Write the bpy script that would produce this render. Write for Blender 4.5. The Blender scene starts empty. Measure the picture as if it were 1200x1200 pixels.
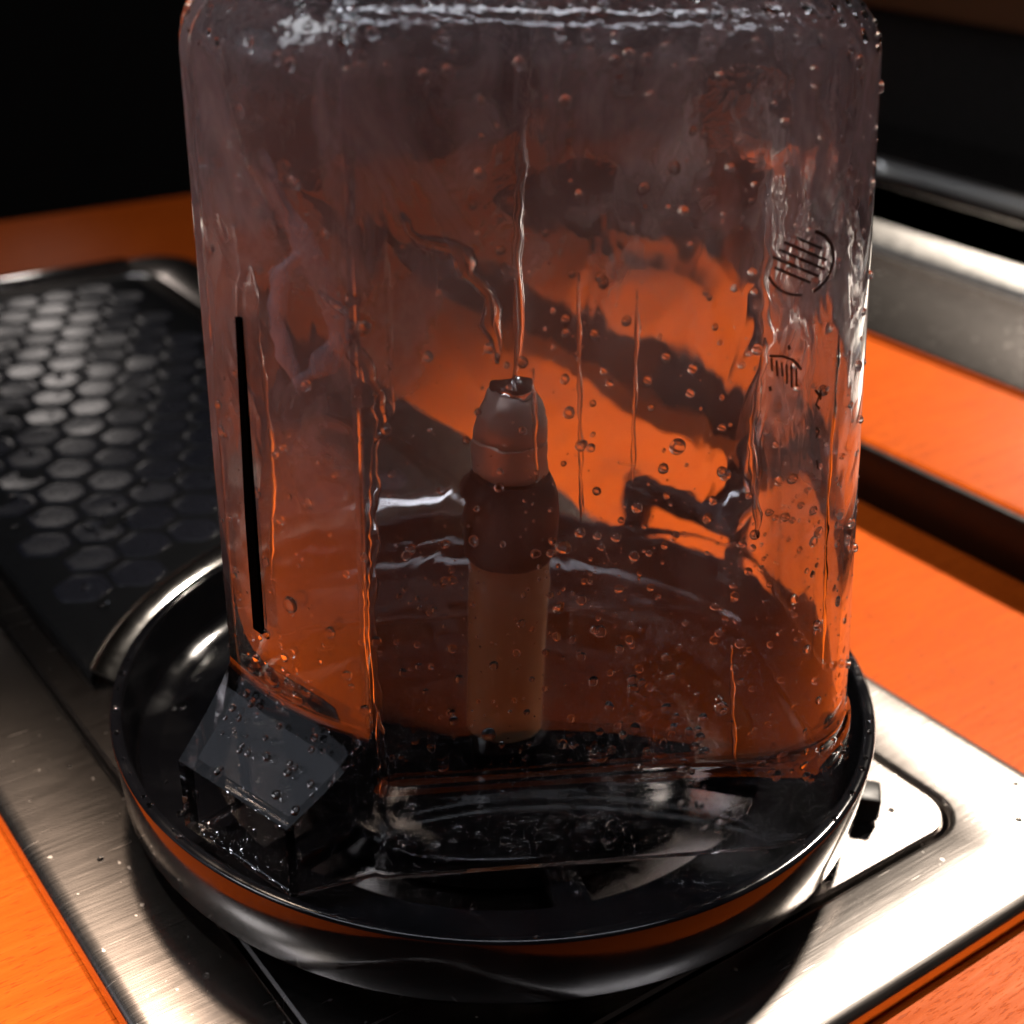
import bpy, bmesh, math, random
import numpy as np
from mathutils import Vector, Matrix
random.seed(7)
R = math.radians
sc = bpy.context.scene
COL = sc.collection

# ------------------------------------------------------------------ camera
cd = bpy.data.cameras.new('camera'); cam = bpy.data.objects.new('camera', cd); COL.objects.link(cam)
PITCH, ROLL = 0.479814, 0.0308187
cd.sensor_width = 36; cd.lens = 1663.03 / 1200 * 36; cd.clip_start = 0.01; cd.clip_end = 50
cam.location = (0.00329, -0.31804, 0.24806)
_fw = Vector((0, math.cos(PITCH), -math.sin(PITCH))); _r = Vector((1, 0, 0)); _u = _r.cross(_fw)
_r2 = math.cos(ROLL) * _r + math.sin(ROLL) * _u; _u2 = -math.sin(ROLL) * _r + math.cos(ROLL) * _u
cam.rotation_euler = Matrix((( _r2.x, _u2.x, -_fw.x), (_r2.y, _u2.y, -_fw.y), (_r2.z, _u2.z, -_fw.z))).to_euler()
cd.dof.use_dof = True; cd.dof.focus_distance = 0.315; cd.dof.aperture_fstop = 12
sc.camera = cam

# ------------------------------------------------------------------ world and lamps (a dark bar lit by small ceiling spots, plus added fill lights)
w = bpy.data.worlds.new('World'); sc.world = w; w.use_nodes = True
w.node_tree.nodes['Background'].inputs[0].default_value = (0.9, 0.75, 0.7, 1)
w.node_tree.nodes['Background'].inputs[1].default_value = 0.009
def lamp(name, kind, loc, target, power, color, size=0.05, **k):
    d = bpy.data.lights.new(name, kind); o = bpy.data.objects.new(name, d); COL.objects.link(o)
    d.energy = power; d.color = color; o.location = loc
    o.rotation_euler = (Vector(target) - Vector(loc)).to_track_quat('-Z', 'Y').to_euler()
    if kind == 'SPOT': d.shadow_soft_size = size; d.spot_size = R(k.get('cone', 50)); d.spot_blend = k.get('blend', .6)
    if kind == 'AREA':
        d.size = size; d.shape = 'DISK'
        if 'size_y' in k: d.shape = 'RECTANGLE'; d.size_y = k['size_y']
    return o
lamp('ceiling_spot_key', 'SPOT', (0.74, 1.10, 1.32), (0.20, 0.17, 0.0), 300, (1, .88, .75), .055, cone=19.5, blend=.7)
lamp('ceiling_spot_second', 'SPOT', (-0.24, 0.34, 0.82), (-0.15, -0.13, 0.0), 55, (1, .76, .58), .045, cone=17, blend=.9)
lamp('left_wood_fill', 'SPOT', (-0.27, -0.14, 0.92), (-0.205, -0.11, 0.0), 52, (1, .95, .88), .03, cone=19, blend=.6)  # unseen light added to brighten the wood at lower left
lamp('ceiling_strip', 'AREA', (-0.02, -0.04, 1.12), (-0.02, -0.0399, 0.0), 2.7, (.86, .90, 1), 1.0, size_y=.07)
lamp('back_glint_light', 'SPOT', (-0.50, 1.13, 0.35), (-0.22, 0.34, 0.0), .6, (1, .90, .84), .03, cone=13, blend=.9)  # unseen light added for glints on the far grille cells
lamp('side_sheen_fill', 'AREA', (-1.05, -0.17, 0.49), (0, -0.05, 0.05), .20, (.80, .86, 1), .50)  # soft light added to put a cool sheen on the spout
lamp('upper_left_fill', 'AREA', (-0.72, -0.20, 0.86), (0, -0.05, 0.05), 1.7, (.92, .95, 1), .30)  # soft light added for reflections on the dish wall and paler haze

vs = sc.view_settings; vs.view_transform = 'Standard'; vs.look = 'None'; vs.exposure = 0; vs.gamma = 1
cy = sc.cycles
cy.max_bounces = 13; cy.transmission_bounces = 11; cy.use_adaptive_sampling = True; cy.adaptive_threshold = .03; cy.glossy_bounces = 8; cy.diffuse_bounces = 3; cy.transparent_max_bounces = 8
cy.caustics_reflective = True; cy.caustics_refractive = True; cy.blur_glossy = 0.6; cy.sample_clamp_indirect = 8.0
cy.use_denoising = True

# ------------------------------------------------------------------ helpers
def tag(o, label=None, cat=None, group=None, kind=None):
    if label: o['label'] = label
    if cat: o['category'] = cat
    if group: o['group'] = group
    if kind: o['kind'] = kind
    return o
def empty(name, loc=(0, 0, 0), rz=0):
    o = bpy.data.objects.new(name, None); COL.objects.link(o); o.location = loc; o.rotation_euler = (0, 0, rz)
    o.empty_display_size = .02
    return o
def link(name, me, mat, parent=None, smooth=None):
    if mat is not None:
        for m in (mat if isinstance(mat, (list, tuple)) else [mat]): me.materials.append(m)
    o = bpy.data.objects.new(name, me); COL.objects.link(o)
    if parent is not None: o.parent = parent
    if smooth is not None:
        me.polygons.foreach_set('use_smooth', [True] * len(me.polygons))
        if smooth < 170: me.set_sharp_from_angle(angle=R(smooth))
    me.update()
    return o
def mesh(name, v, f):
    me = bpy.data.meshes.new(name); me.from_pydata([tuple(p) for p in v], [], f); me.validate(); me.update(); return me
def from_bm(name, bm):
    me = bpy.data.meshes.new(name); bmesh.ops.recalc_face_normals(bm, faces=bm.faces[:]); bm.to_mesh(me); bm.free(); return me
def bm_box(bm, c, s, rz=0, bev=0.0, seg=2):
    r = bmesh.ops.create_cube(bm, size=1); vs_ = r['verts']
    M = Matrix.Translation(Vector(c)) @ Matrix.Rotation(rz, 4, 'Z') @ Matrix.Diagonal((*s, 1))
    bmesh.ops.transform(bm, matrix=M, verts=vs_)
    if bev > 0:
        es = list({e for v in vs_ for e in v.link_edges})
        bmesh.ops.bevel(bm, geom=es, offset=bev, segments=seg, profile=.5, affect='EDGES')
def box(name, c, s, mat, parent=None, rz=0, bev=.001, seg=2, smooth=40):
    bm = bmesh.new(); bm_box(bm, c, s, rz, bev, seg); return link(name, from_bm(name, bm), mat, parent, smooth)
def lathe(name, prof, mat, parent=None, seg=96, closed=False, smooth=40, c=(0, 0)):
    v = []; f = []; n = len(prof)
    for i in range(seg):
        a = 2 * math.pi * i / seg
        for r, z in prof: v.append((c[0] + r * math.cos(a), c[1] + r * math.sin(a), z))
    for i in range(seg):
        j = (i + 1) % seg
        for k in range(n if closed else n - 1):
            k2 = (k + 1) % n
            f.append((i * n + k, j * n + k, j * n + k2, i * n + k2))
    if not closed:
        f.append(tuple(i * n for i in range(seg))[::-1]); f.append(tuple(i * n + n - 1 for i in range(seg)))
    bm = bmesh.new(); me = mesh(name, v, f); bm.from_mesh(me); bpy.data.meshes.remove(me)
    bmesh.ops.remove_doubles(bm, verts=bm.verts[:], dist=1e-6)
    return link(name, from_bm(name, bm), mat, parent, smooth)
def rrect(x0, x1, y0, y1, rs, n=10):
    """rounded rectangle outline, counter-clockwise; rs = radii at (x1,y1),(x0,y1),(x0,y0),(x1,y0)"""
    out = []
    for (cx, cy_, sx, sy, a0), r in zip(((x1, y1, -1, -1, 0), (x0, y1, 1, -1, 90), (x0, y0, 1, 1, 180), (x1, y0, -1, 1, 270)), rs):
        for k in range(n + 1):
            a = R(a0 + 90 * k / n); out.append((cx + sx * r + r * math.cos(a), cy_ + sy * r + r * math.sin(a)))
    return out
def frame_mesh(name, outs, mat, parent, cap=True, smooth=40):
    """stack of equal-count outlines [(pts2d, z), ...] bridged one to the next"""
    v = []; f = []; n = len(outs[0][0])
    for pts, z in outs: v += [(x, y, z) for x, y in pts]
    for k in range(len(outs) - 1):
        for i in range(n):
            j = (i + 1) % n; f.append((k * n + i, k * n + j, (k + 1) * n + j, (k + 1) * n + i))
    if cap:
        f.append(tuple(range(n))[::-1]); f.append(tuple(range((len(outs) - 1) * n, len(outs) * n)))
    bm = bmesh.new(); me = mesh(name, v, f); bm.from_mesh(me); bpy.data.meshes.remove(me)
    return link(name, from_bm(name, bm), mat, parent, smooth)
def tube_verts(path, rad, seg=8, flat=1.0, normals=None):
    v = []; f = []; n = len(path)
    for i, p in enumerate(path):
        t = (path[min(i + 1, n - 1)] - path[max(i - 1, 0)]).normalized()
        nn = normals[i] if normals else (Vector((0, 0, 1)) if abs(t.z) < .9 else Vector((1, 0, 0)))
        b = t.cross(nn).normalized(); nn = b.cross(t).normalized()
        r = rad[i] if isinstance(rad, (list, tuple)) else rad
        for k in range(seg):
            a = 2 * math.pi * k / seg; v.append(p + b * (r * math.cos(a)) + nn * (r * flat * math.sin(a)))
    for i in range(n - 1):
        for k in range(seg):
            k2 = (k + 1) % seg; f.append((i * seg + k, i * seg + k2, (i + 1) * seg + k2, (i + 1) * seg + k))
    f.append(tuple(range(seg))[::-1]); f.append(tuple(range((n - 1) * seg, n * seg)))
    return v, f

# ------------------------------------------------------------------ materials
class NT:
    def __init__(s, name):
        s.m = bpy.data.materials.new(name); s.m.use_nodes = True; s.t = s.m.node_tree; s.b = s.t.nodes['Principled BSDF']
        s.out = s.t.nodes['Material Output']
    def n(s, ty, **k):
        nd = s.t.nodes.new(ty)
        for a, b in k.items():
            if a in nd.inputs: nd.inputs[a].default_value = b
            else: setattr(nd, a, b)
        return nd
    def l(s, a, b): s.t.links.new(a, b)
    def coord(s, scale=(1, 1, 1), rot=(0, 0, 0), kind='Object'):
        tc = s.n('ShaderNodeTexCoord'); mp = s.n('ShaderNodeMapping'); mp.inputs['Scale'].default_value = scale
        mp.inputs['Rotation'].default_value = rot; s.l(tc.outputs[kind], mp.inputs[0]); return mp.outputs[0]
    def noise(s, vec, scale, detail=4, rough=.55, dist=0):
        nd = s.n('ShaderNodeTexNoise'); nd.inputs['Scale'].default_value = scale; nd.inputs['Detail'].default_value = detail
        nd.inputs['Roughness'].default_value = rough; nd.inputs['Distortion'].default_value = dist; s.l(vec, nd.inputs['Vector']); return nd.outputs[0]
    def ramp(s, fac, stops):
        nd = s.n('ShaderNodeValToRGB'); e = nd.color_ramp.elements
        while len(e) < len(stops): e.new(.5)
        for el, (p, c) in zip(e, stops): el.position = p; el.color = (*c, 1) if len(c) == 3 else c
        s.l(fac, nd.inputs[0]); return nd.outputs[0]
    def mix(s, fac, a, b, mode='MIX'):
        nd = s.n('ShaderNodeMix', data_type='RGBA', blend_type=mode)
        for x, i in ((fac, 0), (a, 6), (b, 7)):
            if hasattr(x, 'node'): s.l(x, nd.inputs[i])
            else: nd.inputs[i].default_value = x if i == 0 else (*x, 1)
        return nd.outputs[2]
    def maprange(s, v, a, b, c, d):
        nd = s.n('ShaderNodeMapRange'); s.l(v, nd.inputs[0])
        for i, x in enumerate((a, b, c, d)): nd.inputs[i + 1].default_value = x
        return nd.outputs[0]
    def math(s, op, a, b):
        nd = s.n('ShaderNodeMath', operation=op)
        for x, i in ((a, 0), (b, 1)):
            if hasattr(x, 'node'): s.l(x, nd.inputs[i])
            else: nd.inputs[i].default_value = x
        return nd.outputs[0]
    def bump(s, h, strength, dist):
        nd = s.n('ShaderNodeBump'); nd.inputs['Strength'].default_value = strength; nd.inputs['Distance'].default_value = dist
        s.l(h, nd.inputs['Height']); s.l(nd.outputs[0], s.b.inputs['Normal'])
    def set(s, **k):
        for a, b in k.items():
            a = a.replace('_', ' ')
            if hasattr(b, 'node'): s.l(b, s.b.inputs[a])
            else: s.b.inputs[a].default_value = (*b, 1) if isinstance(b, tuple) and len(b) == 3 else b
        return s.m

def wood_mat():
    t = NT('varnished_orange_wood')
    g = t.noise(t.coord((30, 420, 30), (0, 0, R(8))), 1.0, 4, .6, .2)
    big = t.noise(t.coord((1, 1, 1)), 9, 3)
    fleck = t.noise(t.coord((230, 1500, 230), (0, 0, R(6))), 1.0, 2, .5)
    fl = t.ramp(fleck, [(.57, (0, 0, 0)), (.66, (1, 1, 1))])
    c = t.ramp(g, [(.25, (.48, .072, .006)), (.55, (.60, .100, .009)), (.8, (.68, .130, .014))])
    c = t.mix(t.maprange(big, .3, .7, 0, .45), c, (.46, .066, .006))
    c = t.mix(t.math('MULTIPLY', fl, .50), c, (.24, .030, .004))
    t.bump(t.math('ADD', g, t.math('MULTIPLY', fl, -.6)), .12, .0006)
    return t.set(Base_Color=c, Roughness=t.maprange(g, .2, .8, .42, .32), Specular_IOR_Level=.03, Specular_Tint=(1, .62, .38))
def steel_mat(name, base=(.60, .545, .505), r0=.17, r1=.27, rot=0, scale=(70, 4200, 70), bump=.011):
    t = NT(name)
    g = t.noise(t.coord(scale, (0, 0, rot)), 1.0, 4, .6)
    big = t.noise(t.coord(), 14, 4)
    scr = t.ramp(t.noise(t.coord((60, 1400, 60), (0, 0, rot + R(70))), 1, 1), [(.74, (0, 0, 0)), (.78, (1, 1, 1))])
    speck = t.ramp(t.noise(t.coord(), 420, 1), [(.76, (0, 0, 0)), (.79, (1, 1, 1))])
    c = t.mix(t.maprange(big, .3, .7, 0, .5), base, tuple(x * .82 for x in base))
    c = t.mix(t.math('MULTIPLY', speck, .6), c, (.75, .73, .70))
    rr = t.math('ADD', t.maprange(g, .25, .75, r0, r1), t.math('MULTIPLY', t.math('ADD', scr, speck), .12))
    t.bump(t.math('ADD', g, t.math('MULTIPLY', scr, .4)), bump, .0004)
    return t.set(Base_Color=c, Metallic=1.0, Roughness=rr)
def simple(name, col, rough, metal=0, **k):
    t = NT(name); g = t.noise(t.coord(), 260, 3)
    return t.set(Base_Color=col, Roughness=t.maprange(g, .3, .7, rough * .85, rough * 1.2), Metallic=metal, **k)
def black_plastic(name, rough=.12):
    t = NT(name); n1 = t.noise(t.coord(), 60, 4); n2 = t.noise(t.coord(), 900, 2)
    sm = t.ramp(n1, [(.45, (0, 0, 0)), (.62, (1, 1, 1))])
    t.bump(n2, .02, .0003)
    return t.set(Base_Color=t.mix(t.math('MULTIPLY', sm, .5), (.006, .006, .0075), (.012, .012, .014)), Roughness=t.math('ADD', t.math('MULTIPLY', sm, .10), rough), IOR=1.5)
def glass_mat(name, col=(.97, .95, .95), ior=1.55):
    t = NT(name); return t.set(Base_Color=col, Transmission_Weight=1.0, Roughness=0.0, IOR=ior)
def outer_glass_mat():
    t = NT('clear_polycarbonate')
    sep = t.n('ShaderNodeSeparateXYZ'); tc = t.n('ShaderNodeTexCoord'); t.l(tc.outputs['Object'], sep.inputs[0])
    up = t.maprange(sep.outputs[2], .150, .185, .02, 1)
    b = t.noise(t.coord((130, 130, 130)), 1.0, 3, .5, .6)
    t.bump(t.math('MULTIPLY', b, up), .35, .0012)
    t.set(Base_Color=(.92, .92, .94), Transmission_Weight=1.0, Roughness=0.0, IOR=1.55)
    # pale haze for the inner mist painted on the outside, patchy, none on the mouth
    m = t.ramp(t.noise(t.coord((26, 26, 12)), 1.0, 5, .6, 1.0), [(.35, (.25, .25, .25)), (.70, (1, 1, 1))])
    df = t.n('ShaderNodeBsdfDiffuse'); df.inputs[0].default_value = (.74, .70, .74, 1)
    mx = t.n('ShaderNodeMixShader'); t.l(t.math('MULTIPLY', m, t.maprange(sep.outputs[2], .040, .110, .0, .085)), mx.inputs[0])
    t.l(t.b.outputs[0], mx.inputs[1]); t.l(df.outputs[0], mx.inputs[2]); t.l(mx.outputs[0], t.out.inputs[0])
    return t.m
def wet_glass_mat():
    """inner face of the pitcher: a running film of rinse water, thickest where the jet breaks on the base"""
    t = NT('wet_inner_plastic')
    sep = t.n('ShaderNodeSeparateXYZ'); tc = t.n('ShaderNodeTexCoord'); t.l(tc.outputs['Object'], sep.inputs[0])
    up = t.maprange(sep.outputs[2], .060, .150, 0, 1)      # measured from the rim
    cap = t.maprange(sep.outputs[2], .181, .188, 1, .06); upc = t.math('MULTIPLY', up, cap)
    a = t.noise(t.coord((30, 30, 9)), 1.0, 2, .4, .5)
    b = t.noise(t.coord((48, 48, 30)), 1.0, 2, .45, 1.0)
    c = t.noise(t.coord((150, 150, 26)), 1.0, 1)
    h = t.math('ADD', t.math('MULTIPLY', t.math('MULTIPLY', b, upc), 1.25), t.math('ADD', t.math('MULTIPLY', a, .30), t.math('MULTIPLY', c, .035)))
    t.bump(h, .5, .0016)
    t.set(Base_Color=(.90, .89, .91), Transmission_Weight=1.0, Roughness=0.0, IOR=1.5)
    # spray mist: minute droplets, scattering a little white light, in drifting patches on the upper walls
    m = t.ramp(t.noise(t.coord((36, 36, 24)), 1.0, 5, .6, 1.4), [(.46, (0, 0, 0)), (.74, (1, 1, 1))])
    df = t.n('ShaderNodeBsdfDiffuse'); df.inputs[0].default_value = (.72, .66, .70, 1)
    tl = t.n('ShaderNodeBsdfTranslucent'); tl.inputs[0].default_value = (.72, .66, .70, 1)
    ms = t.n('ShaderNodeMixShader'); t.l(df.outputs[0], ms.inputs[1]); t.l(tl.outputs[0], ms.inputs[2])
    mx = t.n('ShaderNodeMixShader'); t.l(t.math('ADD', t.math('MULTIPLY', t.math('MULTIPLY', t.math('ADD', m, .14), upc), .78), t.maprange(sep.outputs[2], .035, .080, .003, .066)), mx.inputs[0])
    t.l(t.b.outputs[0], mx.inputs[1]); t.l(ms.outputs[0], mx.inputs[2]); t.l(mx.outputs[0], t.out.inputs[0])
    return t.m
M = dict(
    wood=wood_mat(), steel=steel_mat('brushed_steel', rot=R(0)), panel=steel_mat('brushed_steel_panel', (.58, .53, .50), .15, .24),
    grille=simple('dark_grille', (.008, .008, .0085), .42, Specular_IOR_Level=.2), cell=simple('grille_cell_grey', (.020, .020, .026), .24),
    polished=simple('polished_steel', (.62, .60, .58), .12, 1), black=black_plastic('gloss_black_plastic', .09),
    matte=black_plastic('dull_black_plastic', .32), clear=outer_glass_mat(), wet=wet_glass_mat(),
    water=glass_mat('water', (1, 1, 1), 1.33), ink=simple('black_ink', (.012, .010, .010), .5),
    satin=simple('satin_steel', (.72, .70, .67), .42, 1),
    rib=simple('rib_refraction_black', (.002, .002, .002), .6, Specular_IOR_Level=0.0), nozzle=simple('nozzle_bronze_steel', (.50, .41, .36), .42, .35),
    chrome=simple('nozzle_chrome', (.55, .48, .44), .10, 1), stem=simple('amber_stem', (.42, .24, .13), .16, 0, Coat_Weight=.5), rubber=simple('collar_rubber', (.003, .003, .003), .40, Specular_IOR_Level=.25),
    dark=simple('dark_room', (.012, .009, .007), .9), brown=simple('dim_brown_board', (.12, .045, .015), .6),
)

# ------------------------------------------------------------------ the surface and the dark room behind
TH = 0.639664
def S2W(s, l, z=0): return Vector((s * math.cos(TH) - l * math.sin(TH), s * math.sin(TH) + l * math.cos(TH), z))
top = frame_mesh('counter_top', [(rrect(-1.3, 1.5, -1.2, .60, [.004] * 4, 3), -.045), (rrect(-1.302, 1.502, -1.202, .602, [.006] * 4, 3), -.043),
      (rrect(-1.302, 1.502, -1.202, .602, [.006] * 4, 3), -.003), (rrect(-1.3, 1.5, -1.2, .60, [.004] * 4, 3), 0)], M['wood'], None)
top.rotation_euler = (0, 0, TH); tag(top, 'orange varnished wooden bar counter top', kind='structure')
wall = box('back_wall', (0, 1.9, .2), (7, .06, 2.6), M['dark'], None, 0, .002); wall.rotation_euler = (0, 0, TH * .3)
tag(wall, 'black unlit wall behind the counter', kind='structure')

# ------------------------------------------------------------------ drip tray: flange plate with inset panel
tray = empty('drip_tray', (0, 0, 0), TH)
tag(tray, 'long brushed stainless steel drip tray let into the orange counter', 'drip tray')
O = lambda e, rr: rrect(-.1200 + e, .1200 - e, -.1215 + e, .4760 - e, [rr - e, rr - e, rr - e, rr - e], 12)
I = lambda e, rr: rrect(-.0895 - e, .0895 + e, -.0915 - e, .4480 + e, [rr, rr, rr, rr], 12)
def flange(outs):
    v = []; f = []; n = len(outs[0][0])
    for pts, z in outs: v += [(x, y, z) for x, y in pts]
    K = len(outs)
    for k in range(K):
        k2 = (k + 1) % K
        for i in range(n):
            j = (i + 1) % n; f.append((k * n + i, k * n + j, k2 * n + j, k2 * n + i))
    bm = bmesh.new(); me = mesh('f', v, f); bm.from_mesh(me); bpy.data.meshes.remove(me); return from_bm('flange_plate', bm)
link('flange_plate', flange([(O(.0012, .022), .0005), (O(0, .022), .0012), (O(0, .022), .0036), (O(.0006, .022), .0050), (O(.0022, .022), .0058), (O(.0045, .022), .0061),
      (I(.0020, .0135), .0061), (I(.0009, .0130), .0057), (I(.0002, .0125), .0046), (I(.0002, .0125), .0005)]), M['steel'], tray, 50)
frame_mesh('well', [(rrect(-.093, .093, -.095, .451, [.012] * 4, 6), .0001), (rrect(-.093, .093, -.095, .451, [.012] * 4, 6), .00025)], M['dark'], tray)
P = lambda e: rrect(-.0885 + e, .0885 - e, -.0905 + e, .4470 - e, [.0115 - e] * 4, 12)
frame_mesh('inset_panel', [(P(.0005), .0008), (P(0), .0015), (P(0), .0050), (P(.0007), .0058)], M['panel'], tray)

box('glint_bead', (-.003, .4635, .0078), (.176, .009, .0045), M['polished'], tray, 0, .0022, 4, 60)  # bead added to catch light where the flat flange would gleam
# perforated grille over the back of the panel, scooped out round the rinser
grille = empty('drip_grille', (0, 0, 0), TH); tag(grille, 'dark honeycomb drip grille lying on the back of the steel tray', 'drip grille')
lerp_ = lambda a, b, t: a + (b - a) * t
CUT_C = (.0275, .017); CUT_R = .131
GX, GY0, GY1 = .0785, .094, .440
def grille_outline(e):
    pts = []
    x0, x1 = -GX + e, GX - e; r = CUT_R + e
    y_at = lambda x: CUT_C[1] + math.sqrt(max(r * r - (x - CUT_C[0]) ** 2, 0))
    n = 40
    ys = GY0 + e
    # front edge: from the left corner along the scoop to the right corner
    for k in range(n + 1):
        x = x0 + (x1 - x0) * k / n; pts.append((x, max(ys, y_at(x))))
    for cx, a0 in ((x1, 0), (x0, 90)):
        rr = .010
        for k in range(9):
            a = R(a0 + 90 * k / 8); pts.append((cx - (rr if a0 == 0 else -rr) + rr * math.cos(a), GY1 - e - rr + rr * math.sin(a)))
    return pts
frame_mesh('slab', [(grille_outline(.0004), .0060), (grille_outline(0), .0064), (grille_outline(0), .0082), (grille_outline(.0008), .0088)], M['grille'], grille, smooth=35)
pr = [(.1200, .0061), (.1252, .0082), (.1306, .0114), (.1309, .0122), (.1314, .0120), (.1312, .0108), (.1258, .0076), (.1204, .0060)]
v = []; f = []; n = 48
for k in range(n + 1):
    a = R(lerp_(66, 144, k / n)); v += [(CUT_C[0] + r_ * math.cos(a), CUT_C[1] + r_ * math.sin(a), z_) for r_, z_ in pr]
for k in range(n):
    for i in range(8): j = (i + 1) % 8; f.append((k * 8 + i, k * 8 + 8 + i, k * 8 + 8 + j, k * 8 + j))
f.append(tuple(range(8))); f.append(tuple(n * 8 + i for i in range(8))[::-1])
tag(link('scoop_collar', mesh('scoop_collar', v, f), M['polished'], grille, 50), 'bright polished collar round the scooped edge')
# one shallow cell: a rounded hexagonal dish, proud rim, sunk middle
def cell_mesh(var):
    """one rounded hexagonal pad, slightly dished"""
    v = []; f = []; n = 18
    rings = [(.0104, 0), (.0103, .0003), (.0100, .00042), (.0080, .00045 - .00004 * var), (.0040, .00042 - .00008 * var)]
    for rad, z in rings:
        for k in range(n):
            a = 2 * math.pi * k / n + R(90); h = (a - R(90)) % R(60) - R(30); q = rad * (math.cos(R(30)) / math.cos(h)) * (1 - .05 * abs(h) / R(30))
            v.append((q * math.cos(a), q * math.sin(a), z))
    for i in range(len(rings) - 1):
        for k in range(n): f.append((i * n + k, i * n + (k + 1) % n, (i + 1) * n + (k + 1) % n, (i + 1) * n + k))
    f.append(tuple((len(rings) - 1) * n + k for k in range(n)))
    me = mesh('hex_cell', v, f); me.materials.append(M['cell']); me.polygons.foreach_set('use_smooth', [True] * len(me.polygons)); return me
CELLS = [cell_mesh(q) for q in (0, 1.5, 3)]
for i in range(21):
    y = .1087 + i * .01845 * .95 - .0
    for j in range(-5, 6):
        x = -.0053 + j * .0189 + (.00945 if i % 2 else 0)
        if abs(x) > GX - .0088 or y > GY1 - .010: continue
        if math.hypot(x - CUT_C[0], y - CUT_C[1]) < CUT_R + .0085: continue
        o = bpy.data.objects.new('hex_cell', random.choice(CELLS)); COL.objects.link(o); o.parent = grille; o.location = (x, y, .0087)
        o.rotation_euler = (random.gauss(0, .02), random.gauss(0, .02), 0); o.scale = (1, .95, 1)

# ------------------------------------------------------------------ pitcher rinser: black dish, spokes, nozzle
rin = empty('pitcher_rinser'); tag(rin, 'round glossy black plastic pitcher rinser standing on the steel tray', 'rinser')
lathe('dish', [(.0720, .0150), (.0715, .0160), (.0720, .0170), (.0888, .0172), (.0896, .0174), (.0943, .0199), (.0950, .0206), (.0954, .0222), (.0966, .0330), (.0970, .0340), (.0976, .0345),
               (.0992, .0345), (.0999, .0342), (.1001, .0337), (.0986, .0160), (.0982, .0152), (.0974, .0147), (.0900, .0143)], M['black'], rin, 160, True, 60)
for k in range(6):
    a = R(-73 + 60 * k)
    box('spoke', (.0505 * math.cos(a), .0505 * math.sin(a), .0145), (.062, .0085, .005), M['black'], rin, a, .0012)
lathe('hub', [(.002, .0062), (.053, .0062), (.054, .0070), (.054, .0160), (.0525, .0170), (.0260, .0174), (.0160, .0180), (.0150, .0205), (.0130, .0210), (.002, .0210)], M['black'], rin, 64)
for k in range(3):
    a = R((-11, 79, 169, -112)[k])
    box('tab', (.0985 * math.cos(a), .0985 * math.sin(a), .0102 if k < 3 else .0085), (.012, .009, .0070 if k < 3 else .004), M['rubber'], rin, a, .001)
# clip standing behind the dish
ca, cb = Vector((.0435, .1120, 0)), Vector((.0760, .0860, 0)); cdv = (cb - ca); cang = math.atan2(cdv.y, cdv.x); cm = (ca + cb) / 2
bm = bmesh.new()
bm_box(bm, (ca.x, ca.y, .0205), (.0062, .008, .029), cang, .001); bm_box(bm, (cb.x, cb.y, .0205), (.0062, .008, .029), cang, .001)
bm_box(bm, (cm.x, cm.y, .0382), (cdv.length + .0062, .0085, .0070), cang, .0016); bm_box(bm, (cm.x, cm.y, .0108), (cdv.length, .0075, .0085), cang, .001)
link('clip', from_bm('clip', bm), M['black'], rin, 40)
NX, NY = .0022, .0005
lathe('nozzle_stem', [(.001, .0205), (.0104, .0205), (.0104, .0725), (.001, .0725)], M['stem'], rin, 48, c=(NX, NY))
lathe('collar', [(.001, .0722), (.0108, .0722), (.0116, .0735), (.0116, .0895), (.0110, .0915), (.0092, .0945), (.001, .0945)], M['rubber'], rin, 48, c=(NX, NY))
noz = lathe('nozzle', [(.001, .0946), (.0076, .0946), (.0086, .0958), (.0088, .0975), (.0088, .1042), (.0084, .1046), (.0088, .1050), (.0090, .1066), (.0089, .1088), (.0083, .1112), (.0072, .1136), (.0062, .1150), (.0056, .1154), (.001, .1154)], M['nozzle'], rin, 48, c=(NX, NY))
tip = lathe('nozzle_tip', [(.0008, .1150), (.0052, .1153), (.0054, .1158), (.0050, .1162), (.0050, .1168), (.0053, .1172), (.0050, .1180), (.0040, .1182), (.0034, .1176), (.0030, .1164), (.0008, .1162)], M['polished'], noz, 32, c=(NX, NY))

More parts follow.
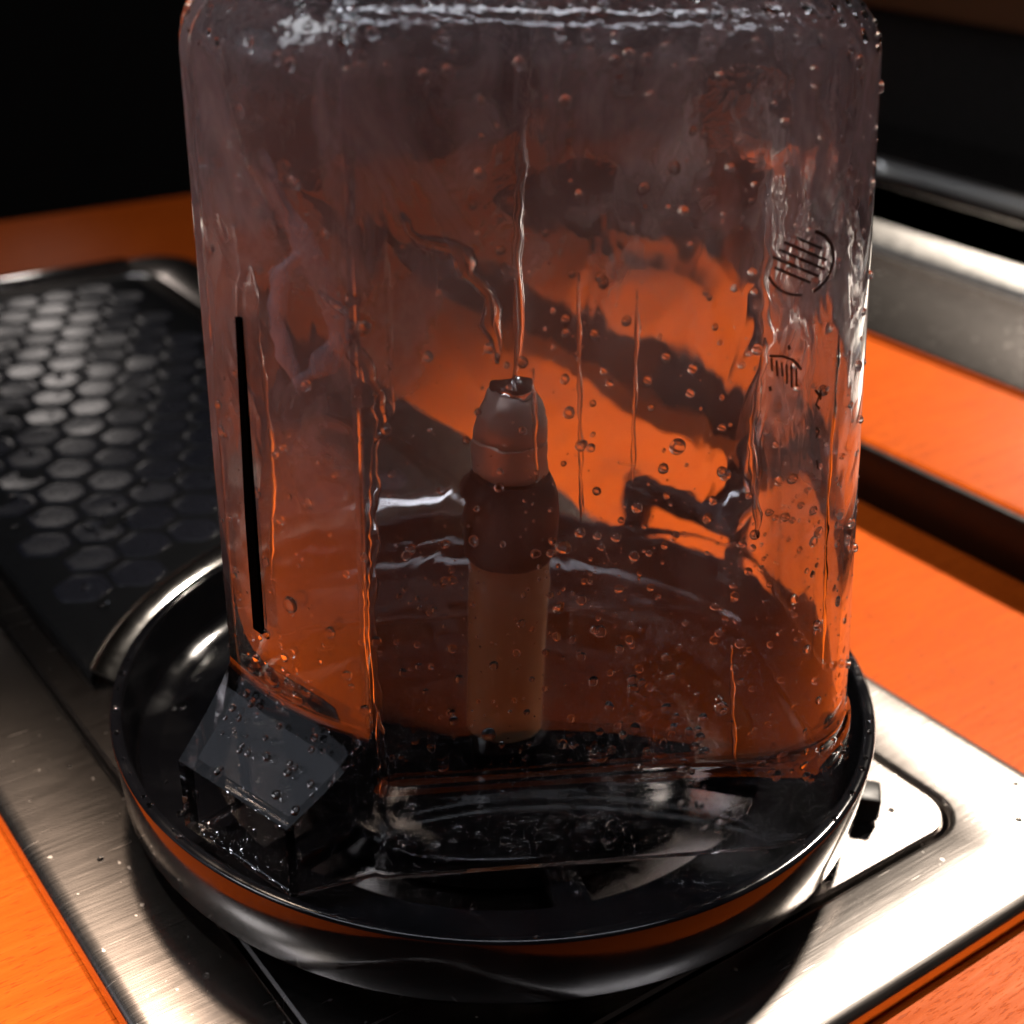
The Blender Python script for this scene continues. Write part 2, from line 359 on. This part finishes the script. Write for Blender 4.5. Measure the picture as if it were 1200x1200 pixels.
# ------------------------------------------------------------------ the pitcher, upside down on the rinser
CR, SR_ = math.cos(R(9)), math.sin(R(9))
def W(u, v, z): return Vector((u * CR - v * SR_, u * SR_ + v * CR, z))
Z0, ZT, RT = .0215, .2150, .016
lerp = lambda a, b, t: a + (b - a) * t
def sstep(x, a, b):
    t = min(1, max(0, (x - a) / (b - a))); return t * t * (3 - 2 * t)
def section(z):
    """outer outline at height z as (u, v) points, counter-clockwise, fixed topology"""
    t = (z - .05) / .14
    fl = .0011 * (1 - sstep(z, .0450, .0495))                      # mouth flange
    uL, uR, vF, vB = lerp(-.067, -.068, t), lerp(.083, .0705, t), lerp(-.0625, -.0605, t), lerp(.055, .050, t)
    uR += fl; vF -= fl; vB += fl
    r = .031
    d = .0176 * (1 - (sstep(z, .0415, .062) if z > .0415 else 0)) if z < .062 else 0
    if z >= .0415: d = .0176 * max(0, 1 - ((z - .0415) / .0200)) ** 1.25 if z < .0615 else 0
    d = max(d, .0002)
    bul = .0045 * sstep(z, .045, .075)
    PA = Vector((uL, vF + fl + .0345)); PB = Vector((uL + .031, vF + fl))
    e = (PB - PA).normalized(); nrm = Vector((e.y, -e.x))
    if nrm.x > 0: nrm = -nrm
    pts = []
    # left face, from back to front (going down in v)
    def arc(cx, cy_, a0, a1, n=12):
        for k in range(n + 1):
            a = R(lerp(a0, a1, k / n)); pts.append(Vector((cx + r * math.cos(a), cy_ + r * math.sin(a))))
    def seg(a, b, n):
        for k in range(1, n): pts.append(a.lerp(b, k / n))
    arc(uL + r, vB - r, 90, 180); L0 = pts[-1].copy()
    seg(L0, PA, 6)
    pts.append(PA)
    seg(PA, PA + nrm * d, 4)
    A1, B1 = PA + nrm * d, PB + nrm * d; B1 = B1.lerp(A1, .20 * d / .0176)
    for k in range(0, 11):
        q = k / 10; pts.append(A1.lerp(B1, q) + nrm * (bul * 4 * q * (1 - q)))
    seg(B1, PB, 4)
    if fl > 1e-4 or True:
        PB2 = Vector((PB.x + .002, vF)); pts.append(PB); pts.append(PB2)
    F1 = Vector((uR - r, vF)); seg(PB2, F1, 20)
    arc(uR - r, vF + r, 270, 360)
    seg(Vector((uR, vF + r)), Vector((uR, vB - r)), 6)
    arc(uR - r, vB - r, 0, 90)
    seg(Vector((uR - r, vB)), Vector((uL + r, vB)), 14)
    return pts
def offset(pts, t):
    n = len(pts); out = []
    for i in range(n):
        a, b, c = pts[(i - 1) % n], pts[i], pts[(i + 1) % n]
        k = 1
        while (b - a).length < 1e-5: k += 1; a = pts[(i - k) % n]
        k = 1
        while (c - b).length < 1e-5: k += 1; c = pts[(i + k) % n]
        e1 = (b - a).normalized(); e2 = (c - b).normalized()
        n1 = Vector((-e1.y, e1.x)); n2 = Vector((-e2.y, e2.x))        # inward for ccw
        m = (n1 + n2); m = m / max(m.length, 1e-6); s = max(.55, m.dot(n1))
        out.append(b + m * (t / s))
    return out
zl = [Z0, Z0 + .0008] + [Z0 + .0008 + (.0415 - Z0 - .0008) * k / 6 for k in range(1, 7)] + [.0425, .044, .0465, .0472, .048, .0490, .051, .053, .055, .057, .059, .0605, .062, .066, .072, .080] + \
     [.08 + (ZT - RT - .08) * k / 24 for k in range(1, 25)]
NS = len(section(.1))
V = []; F = []; MI = []
def ring(pts, z): V.extend(W(p.x, p.y, z) for p in pts); return len(V) // NS - 1
WALL = .0036
def shell(t, inner):
    ids = []
    for z in zl:
        p = section(z)
        e = t if inner else (.0006 if z == Z0 else 0)
        if inner and z == Z0: e = t + .0002
        ids.append(ring(offset(p, e) if e else p, z))
    for k in range(1, 9):
        a = R(90 * k / 8); rr = RT - (t if inner else 0); zz = ZT - RT + rr * math.sin(a)
        ids.append(ring(offset(section(ZT - RT), t + rr * (1 - math.cos(a))), zz))
    base = offset(section(ZT - RT), RT); c = sum(base, Vector((0, 0))) / NS
    zz = ZT - (t if inner else 0)
    for q in (.86, .70, .5, .3, .12): ids.append(ring([c.lerp(p, q) for p in base], zz - (0 if inner else .0) + .0))
    return ids
def bridge(a, b, mi, flip=False):
    for i in range(NS):
        j = (i + 1) % NS
        q = (a * NS + i, a * NS + j, b * NS + j, b * NS + i)
        F.append(q[::-1] if flip else q); MI.append(mi)
oid = shell(0, False)
for a, b in zip(oid, oid[1:]): bridge(a, b, 0)
F.append(tuple(oid[-1] * NS + i for i in range(NS))); MI.append(0)
iid = shell(WALL, True)
for a, b in zip(iid, iid[1:]): bridge(a, b, 1, True)
F.append(tuple(iid[-1] * NS + i for i in range(NS))[::-1]); MI.append(1)
bridge(oid[0], iid[0], 0, True)
pit = empty('pitcher', W(.008, -.004, Z0)); tag(pit, 'clear wet plastic pitcher turned upside down on the black rinser', 'pitcher')
PO = Vector(pit.location)
me = bpy.data.meshes.new('body'); me.from_pydata([tuple(p - PO) for p in V], [], F)
me.polygons.foreach_set('material_index', MI); me.update()
body = link('body', me, [M['clear'], M['wet']], pit, 32)

# points on the walls: s runs along the outline by index, 0..NS
def wall_pt(s, z, inner=False):
    def at(zz):
        p = section(zz)
        if inner: p = offset(p, WALL)
        i = int(math.floor(s)) % NS; f = s - math.floor(s); q = p[i].lerp(p[(i + 1) % NS], f); return q
    q = at(z); p = W(q.x, q.y, z)
    s2 = at_s(s + .6, z, inner) ; s1 = at_s(s - .6, z, inner)
    tu = (s2 - s1)
    if tu.length < 1e-6: tu = Vector((1, 0, 0))
    qz = at(z + .001); tz = W(qz.x, qz.y, z + .001) - p
    n = tu.cross(tz).normalized()
    return p, (-n if inner else n), tz.normalized()
def at_s(s, z, inner):
    p = section(z)
    if inner: p = offset(p, WALL)
    i = int(math.floor(s)) % NS; f = s - math.floor(s); q = p[i].lerp(p[(i + 1) % NS], f); return W(q.x, q.y, z)

# handle on the corner away from the spout (behind, seen through the jar)
hd = Vector((math.cos(R(50)), math.sin(R(50)), 0)); hc = W(.050, .028, 0)
path = []
for k in range(25):
    t = k / 24; a = lerp(-90, 90, t); z = .112 + .055 * math.copysign(abs(math.sin(R(a))) ** .8, math.sin(R(a)))
    ex = .027 + .026 * abs(math.cos(R(a))) ** .55
    path.append(Vector((hc.x, hc.y, 0)) + hd * ex + Vector((0, 0, z)) - PO)
v, f = tube_verts(path, .0058, 14, 1.25, [Vector((-hd.y, hd.x, 0))] * 25)
link('handle', mesh('handle', v, f), M['clear'], pit, 60)

# moulded rib down the spout corner; its dark refraction is painted as black
def strip(s0, s1, za, zb, th, n=18, inner=False, taper=True):
    v = []; f = []
    for k in range(n + 1):
        t = k / n; z = lerp(za, zb, t); wd = (s1 - s0) * (1 if not taper else (.45 + .55 * min(1, t * 1.6)))
        for s, h in ((s1 - wd, 0), (s1 - wd, th), (s1, th), (s1, 0)):
            p, nn, _ = wall_pt(s, z, inner); v.append(p + nn * h - nn * .0002 - PO)
    for k in range(n):
        for i in range(4): j = (i + 1) % 4; f.append((k * 4 + i, k * 4 + j, k * 4 + 4 + j, k * 4 + 4 + i))
    f.append((3, 2, 1, 0)); f.append(tuple(n * 4 + i for i in range(4)))
    return v, f
v, f = strip(25.3, 26.0, .151, .078, .0010)
tag(link('rib', mesh('rib', v, f), M['rib'], pit, 40), 'vertical rib beside the spout, dark refraction painted black')

# printed marks near the right-hand corner (an emblem of slanted bars in a ring, and small worn print)
DS = .0022                                                     # metres per step of s round that corner (arc radius 31 mm)
def ink_stroke(path, wd):
    """path: (s, z) list on the outer wall"""
    v = []; f = []
    P = []
    for s, z in path: p, n_, _ = wall_pt(s, z); P.append((p, n_))
    for i, (p, n_) in enumerate(P):
        t = (P[min(i + 1, len(P) - 1)][0] - P[max(i - 1, 0)][0]).normalized(); b = t.cross(n_).normalized()
        for q, h in ((-1, .00003), (1, .00003), (1, .00010), (-1, .00010)): v.append(p + b * (q * wd / 2) + n_ * h - PO)
    m = len(P)
    for k in range(m - 1):
        for i in range(4): j = (i + 1) % 4; f.append((k * 4 + i, k * 4 + j, k * 4 + 4 + j, k * 4 + 4 + i))
    f.append((3, 2, 1, 0)); f.append(tuple((m - 1) * 4 + i for i in range(4)))
    return v, f
def marks(name, strokes, label):
    v = []; f = []
    for path, wd in strokes:
        a, b = ink_stroke(path, wd); o = len(v); v += a; f += [tuple(i + o for i in q) for q in b]
    tag(link(name, mesh(name, v, f), M['ink'], pit), label)
es, ez, er = 58.9, .1655, .0064
SS = .0034                                                     # one s step in metres there
st = []
st.append(([(es + er / SS * math.cos(R(a)), ez + er * math.sin(R(a))) for a in range(-70, 80, 10)], .0007))
st.append(([(es + er / SS * math.cos(R(a)), ez + er * math.sin(R(a))) for a in range(200, 275, 10)], .0005))
for k, (a, b) in enumerate(((-.8, .25), (-.85, .5), (-.7, .7), (-.55, .75), (-.2, .6))):
    q = (k - 2) * .30
    st.append(([(es + er * lerp(a, b, t) / SS, ez + er * (q - .55 * lerp(a, b, t) + .1)) for t in (0, .25, .5, .75, 1)], .00055))
marks('printed_emblem', st, 'round emblem of slanted black bars')
st = []
for k, hgt in enumerate((.0028, .0034, .0030, .0042, .0046, .0040)):
    s0 = 57.35 + k * .27; z0 = .1465 - k * .0005
    st.append(([(s0, z0), (s0 + .03, z0 - hgt * .5), (s0 + .06, z0 - hgt)], .00042))
st.append(([(57.25, .1470), (57.9, .1468), (58.5, .1458), (59.0, .1435)], .0005))
st.append(([(57.3, .1405), (57.35, .1395)], .0006)); st.append(([(58.25, .1490), (58.3, .1480)], .0006))
marks('printed_word', st, 'small worn black print')
st = [([(59.9, .1385), (60.2, .1370), (60.0, .1352), (60.25, .1340)], .0005), ([(60.25, .1383), (60.3, .1360)], .0004),
      ([(60.05, .1300), (60.25, .1292), (60.1, .1275)], .0005), ([(60.2, .1225), (60.3, .1205)], .0004)]
marks('printed_mark', st, 'small black measure marks')

# ---- water on the pitcher
def drop_geo(p, n_, up, r, h, el, seg=10, rings=4):
    v = []; f = []; b = up.cross(n_).normalized(); up = n_.cross(b).normalized()
    ph = random.uniform(0, 6.28); wob = random.uniform(.0, .10)
    for i in range(rings):
        a = R(90 * i / rings); rr = r * math.cos(a) ** .8; hh = h * math.sin(a)
        for k in range(seg):
            q = 2 * math.pi * k / seg; w_ = 1 + wob * math.sin(2 * q + ph) + wob * .6 * math.sin(3 * q - ph)
            cu = math.sin(q) * rr * w_; cu = cu * (el if cu > 0 else 1.0)
            v.append(p + b * (math.cos(q) * rr * w_) + up * cu + n_ * (hh - r * .04))
    v.append(p + n_ * (h - r * .04) - up * (r * .08))
    for i in range(rings - 1):
        for k in range(seg): k2 = (k + 1) % seg; f.append((i * seg + k, i * seg + k2, (i + 1) * seg + k2, (i + 1) * seg + k))
    t = (rings - 1) * seg
    for k in range(seg): f.append((t + k, t + (k + 1) % seg, rings * seg))
    f.append(tuple(range(seg))[::-1])
    return v, f
rng = random.Random(21)
def rand_s():
    q = rng.random()
    if q < .07: return rng.uniform(13, 18)
    if q < .26: return rng.uniform(22.5, 32.5)
    if q < .78: return rng.uniform(37.5, 57)
    return rng.uniform(57, 66)
small_v, small_f = [], []
def add_small(v, f):
    o = len(small_v); small_v.extend(v); small_f.extend(tuple(i + o for i in q) for q in f)
def big_drop(s, z, r, h=.45, el=1.1, inner=False):
    p, n_, up = wall_pt(s, z, inner); v, f = drop_geo(p, n_, up, r, r * h, el, 16, 5)
    link('water_drop', mesh('water_drop', [q - PO for q in v], f), M['water'], pit, 60)
for s, z, r in ((55, .0630, .0019), (28.0, .0890, .0019), (54.6, .0305, .0021), (53.8, .0300, .0013), (48.4, .0525, .0024), (26.4, .1782, .0018), (26.0, .0655, .0021), (27.8, .0640, .0019),
                (46.6, .1060, .0017), (48.5, .0850, .0014), (42.6, .0600, .0016), (40.2, .0520, .0013), (43.3, .0310, .0014), (43.6, .0270, .0011), (48.8, .0270, .0013), (48.9, .0330, .0014),
                (63.5, .0985, .0013), (56.0, .0800, .0013), (52.5, .1280, .0018), (50.2, .0700, .0012), (45.0, .0340, .0012), (39.6, .0310, .0014), (38.5, .0420, .0012), (60.2, .1030, .0012),
                (31.0, .0760, .0012), (24.2, .0640, .0011), (30.2, .0855, .0013), (52.0, .0640, .0013), (53.6, .0530, .0012), (58.5, .0480, .0014)):
    big_drop(s, z, r, rng.uniform(.5, .7), rng.uniform(1.0, 1.25))
nb = 0; clus = (45, .1)
for i in range(2300):
    s = rand_s(); z = .026 + .174 * rng.random() ** 1.25
    if i % 3 == 0: s, z = clus[0] + rng.gauss(0, 1.1), clus[1] + rng.gauss(0, .006)
    if i % 24 == 0: clus = (rand_s(), rng.uniform(.05, .19))
    z = min(max(z, .024), .198)
    if not (13 <= s <= 67): continue
    if .040 < z < .050 and s < 40: continue
    r = .00022 + .00105 * rng.random() ** 3.2
    inner = rng.random() < .45
    if z > .11 and rng.random() < .45: continue
    if inner and z < .05: inner = False
    if r > .00082 and nb < 150:
        nb += 1; big_drop(s, z, r, rng.uniform(.6, .85), rng.uniform(1, 1.25), inner); continue
    p, n_, up = wall_pt(s, z, inner); v, f = drop_geo(p, n_, up, r, r * rng.uniform(.6, .85), rng.uniform(1, 1.4), 8, 3); add_small(v, f)
# drops standing on the spout's sloping lip and round the shoulder of the base
for i in range(26):
    s = rng.uniform(23, 31.5); z = rng.uniform(.043, .058); r = rng.uniform(.0005, .0012)
    p, n_, up = wall_pt(s, z); v, f = drop_geo(p, n_, up, r, r * .7, 1, 10, 4); add_small(v, f)
cen = sum((section(.199)[i] for i in range(NS)), Vector((0, 0))) / NS
for i in range(260):
    s = rng.uniform(22, 66); a = R(rng.uniform(5, 100)); base = section(ZT - RT)
    k = int(s) % NS; q0 = base[k].lerp(base[(k + 1) % NS], s - int(s)); e = at_s(s + .6, .199, False) - at_s(s - .6, .199, False)
    nh = e.cross(Vector((0, 0, 1))).normalized()
    if a < R(90): p = W(q0.x, q0.y, ZT - RT) - nh * RT * (1 - math.cos(a)) + Vector((0, 0, RT * math.sin(a))); n_ = nh * math.cos(a) + Vector((0, 0, math.sin(a)))
    else: p = W(q0.x, q0.y, ZT) - nh * (RT + rng.uniform(0, .03)); n_ = Vector((0, 0, 1))
    up = Vector((0, 0, 1)) - n_ * n_.z
    if up.length < .05: up = -nh
    r = rng.uniform(.0004, .0014); v, f = drop_geo(p, n_, up.normalized(), r, r * rng.uniform(.5, .8), 1.1, 10, 4); add_small(v, f)
tag(link('small_water_drops', mesh('small_water_drops', [q - PO for q in small_v], small_f), M['water'], pit, 60), kind='stuff')
# rivulets
def rivulet(pts, r, inner=True, wig=.12):
    path = []; nn = []; rad = []
    n = max(12, int(abs(pts[0][1] - pts[-1][1]) / .0018)); ph = rng.uniform(0, 6)
    for k in range(n + 1):
        t = k / n * (len(pts) - 1); i = min(int(t), len(pts) - 2); f_ = t - i
        sm = f_ * f_ * (3 - 2 * f_)
        s = lerp(pts[i][0], pts[i + 1][0], sm) + wig * math.sin(k * .9 + ph) * .5 + wig * .4 * math.sin(k * 2.3); z = lerp(pts[i][1], pts[i + 1][1], f_)
        p, q, _ = wall_pt(s, z, inner); path.append(p - PO); nn.append(q)
        e = min(1, k / 3, (n - k) / 3); rad.append(r * (.25 + .75 * e) * (1 + .30 * math.sin(k * .9 + ph) + .15 * math.sin(k * 2.1)))
    v, f = tube_verts(path, rad, 8, .22, nn); link('rivulet', mesh('rivulet', v, f), M['water'], pit, 180)
rivulet([(30.0, .160), (33.2, .1535), (36.6, .1470), (37.6, .1400), (37.2, .130)], .0013, True, .3)
rivulet([(37.2, .132), (37.0, .110), (36.6, .090), (37.0, .062)], .0009, True)
rivulet([(38.6, .176), (39.6, .171), (41.4, .1690), (42.0, .1640), (43.1, .1610), (43.0, .1530), (43.6, .146)], .0016, True, .35)
rivulet([(47.5, .164), (47.6, .110)], .00045, True, .05); rivulet([(50.5, .160), (50.3, .118)], .00045, True, .05)
rivulet([(38.0, .173), (38.1, .135)], .00045, True, .05); rivulet([(26.6, .150), (27.0, .120), (26.3, .088)], .00070, True, .08)
rivulet([(45.2, .145), (45.3, .120)], .0005, True, .08); rivulet([(57.2, .150), (56.6, .128), (57.0, .105)], .0008, True, .1)
rivulet([(61.5, .150), (61.2, .110), (61.4, .070)], .0006, False, .06); rivulet([(55.5, .080), (55.8, .045)], .0005, False, .06)
rivulet([(49.0, .045), (50.5, .0452), (52.5, .0448)], .0006, False, .0); rivulet([(36.9, .068), (37.1, .052), (37.0, .032)], .0009, False, .12)

# lilac reflection on the spout corner, painted as a pale translucent ribbon
def reflection_paint_mat():
    t = NT('lilac_reflection_paint'); n_ = t.noise(t.coord((120, 120, 60)), 1.0, 4)
    tr = t.n('ShaderNodeBsdfTransparent'); mx = t.n('ShaderNodeMixShader'); t.l(t.maprange(n_, .30, .70, .08, .55), mx.inputs[0])
    t.set(Base_Color=(.52, .52, .62), Roughness=.35, Subsurface_Weight=0.0)
    t.l(tr.outputs[0], mx.inputs[1]); t.l(t.b.outputs[0], mx.inputs[2]); t.l(mx.outputs[0], t.out.inputs[0]); return t.m
REFLECTION_PAINT = reflection_paint_mat()
def paint_reflection(pts, wds, n=26):
    v = []; f = []
    for k in range(n + 1):
        t = k / n * (len(pts) - 1); i = min(int(t), len(pts) - 2); q = t - i; q = q * q * (3 - 2 * q)
        s = lerp(pts[i][0], pts[i + 1][0], q); z = lerp(pts[i][1], pts[i + 1][1], t - i); wd = lerp(wds[i], wds[i + 1], q) * (1 + .12 * math.sin(k * 1.3))
        for ss, h in ((s - wd, .0001), (s - wd * .6, .0004), (s, .0005), (s + wd * .6, .0004), (s + wd, .0001)):
            p, n_, _ = wall_pt(ss, z, False); v.append(p + n_ * h - PO)
    for k in range(n):
        for i in range(4): f.append((k * 5 + i, k * 5 + i + 1, k * 5 + 6 + i, k * 5 + 5 + i))
    link('painted_reflection', mesh('painted_reflection', v, f), REFLECTION_PAINT, pit, 180)
paint_reflection([(28.0, .186), (28.6, .178), (29.8, .170), (30.8, .162), (31.3, .153), (30.5, .146), (29.2, .141)], (.2, .5, .75, .6, .5, .7, .3))
paint_reflection([(29.6, .168), (28.5, .162), (28.2, .153), (28.6, .146), (29.4, .140)], (.3, .55, .5, .6, .4))

# the jet rising from the nozzle to the base of the pitcher
path = [Vector((NX + .0012 * (k / 24) ** 2, NY, .1168 + (.2095 - .1168) * k / 24)) for k in range(25)]
v, f = tube_verts(path, [.0012 + .0006 * (k / 24) for k in range(25)], 10)
tag(link('water_jet', mesh('water_jet', v, f), M['water'], None, 180), 'thin jet of water rising from the nozzle inside the pitcher', 'water jet')

# loose drops on the rinser dish and on the steel
dv, df = [], []
def add_flat(x, y, z, r, h=.55):
    v, f = drop_geo(Vector((x, y, z)), Vector((0, 0, 1)), Vector((0, 1, 0)), r, r * h, 1, 10, 4); o = len(dv); dv.extend(v); df.extend(tuple(i + o for i in q) for q in f)
for i in range(70): a = rng.uniform(0, 6.283); add_flat(.0985 * math.cos(a), .0985 * math.sin(a), .0347, rng.uniform(.0003, .0009))
for i in range(26):
    a = rng.uniform(0, 6.283); q = rng.uniform(.082, .092); add_flat(q * math.cos(a), q * math.sin(a), .0174, rng.uniform(.0004, .0012))
tag(link('dish_water_drops', mesh('dish_water_drops', dv, df), M['water'], None, 60), 'beads of water scattered over the black rinser dish', kind='stuff')
dv, df = [], []
for s, l in ((-.105, .02), (-.1, -.03), (-.098, .06), (-.108, -.07), (.10, -.10), (.075, -.078), (.104, -.06), (.09, -.112), (-.083, .085), (-.0815, .055), (.112, -.09)):
    p = S2W(s, l); add_flat(p.x, p.y, .0062 if abs(s) > .089 or l < -.0915 else .0059, rng.uniform(.0004, .0011), .4)
for i in range(50):
    l = rng.uniform(.12, .42); s = rng.uniform(-.07, .07)
    if math.hypot(s - CUT_C[0], l - CUT_C[1]) < CUT_R + .004: continue
    p = S2W(s, l); add_flat(p.x, p.y, .0095, rng.uniform(.0006, .002), .5)
for s, l, r in ((-.003, .1460, .0042), (.004, .1430, .0034), (.012, .1440, .0026)):
    p = S2W(s, l); add_flat(p.x, p.y, .0095, r, .5)
tag(link('tray_water_drops', mesh('tray_water_drops', dv, df), M['water'], None, 60), 'beads of water on the steel tray and its grille', kind='stuff')

# ------------------------------------------------------------------ raised wooden step with a second steel pan, behind on the right
HP = .024
step = frame_mesh('raised_step', [(rrect(.2195, 1.2, -.9, .545, [.004] * 4, 3), 0.0002), (rrect(.2195, 1.2, -.9, .545, [.004] * 4, 3), HP - .0012),
      (rrect(.2210, 1.1985, -.8985, .5435, [.003] * 4, 3), HP)], M['wood'], None); step.rotation_euler = (0, 0, TH)
tag(step, 'low raised wooden step behind the pitcher on the right', 'wooden step')
box('painted_front_shade', (.2180, -.178, HP / 2 - .0004), (.0030, 1.440, HP - .0012), M['rubber'], step, 0, .0008)  # black strip painted in for the shade on the step's front
pan = empty('steel_pan', (0, 0, 0), TH); tag(pan, 'blurred stainless steel pan with rounded bright rim on the wooden step', 'steel pan')
fr = []
x0, x1, y0, y1 = .3085, .66, -.6, .46
def prof(seq):
    outs = []
    for e, z in seq: outs.append((rrect(x0 + e, x1 - e, y0 + e, y1 - e, [max(.02 - e * .1, .004)] * 4, 6), z))
    return outs
frame_mesh('pan_flange', prof([(0, HP + .0003), (0, HP + .0022), (.0012, HP + .0032), (.102, HP + .0040), (.1025, HP + .0008)]), M['panel'], pan, True, 40)
rim = prof([(.0980, HP + .0035), (.0984, HP + .0060), (.0995, HP + .0072), (.1180, HP + .0112), (.1200, HP + .0114), (.1215, HP + .0104), (.1220, HP + .0035)])
frame_mesh('pan_rim', rim, M['satin'], pan, True, 60)
bm = bmesh.new(); bm_box(bm, (.456, -.07, HP + .024), (.004, 1.0, .006), 0, .0015); link('pan_rail', from_bm('pan_rail', bm), M['polished'], pan, 40)
bm = bmesh.new()
for y in (-.5, -.07, .36): bm_box(bm, (.456, y, HP + .0120), (.004, .006, .018), 0, .0008)
link('rail_post', from_bm('rail_post', bm), M['polished'], pan, 40)

# ------------------------------------------------------------------ dark cabinet at the back right, barely lit
cab = empty('bar_cabinet', (0, 0, 0), TH); tag(cab, 'dark unlit bar cabinet in the blurred background at the upper right', 'cabinet')
box('carcass', (1.02, -.1, .131), (.72, 1.3, .222), M['dark'], cab, 0, .004)
box('upper_board', (.652, -.1, .150), (.012, 1.28, .085), M['brown'], cab, 0, .003)
for y in (.06, .12):
    o = lathe('knob', [(.001, 0), (.006, 0), (.006, .006), (.011, .010), (.012, .015), (.008, .020), (.001, .021)], M['chrome'], cab, 20)
    o.rotation_euler = (0, R(-90), 0); o.location = (.6595, y, .085)
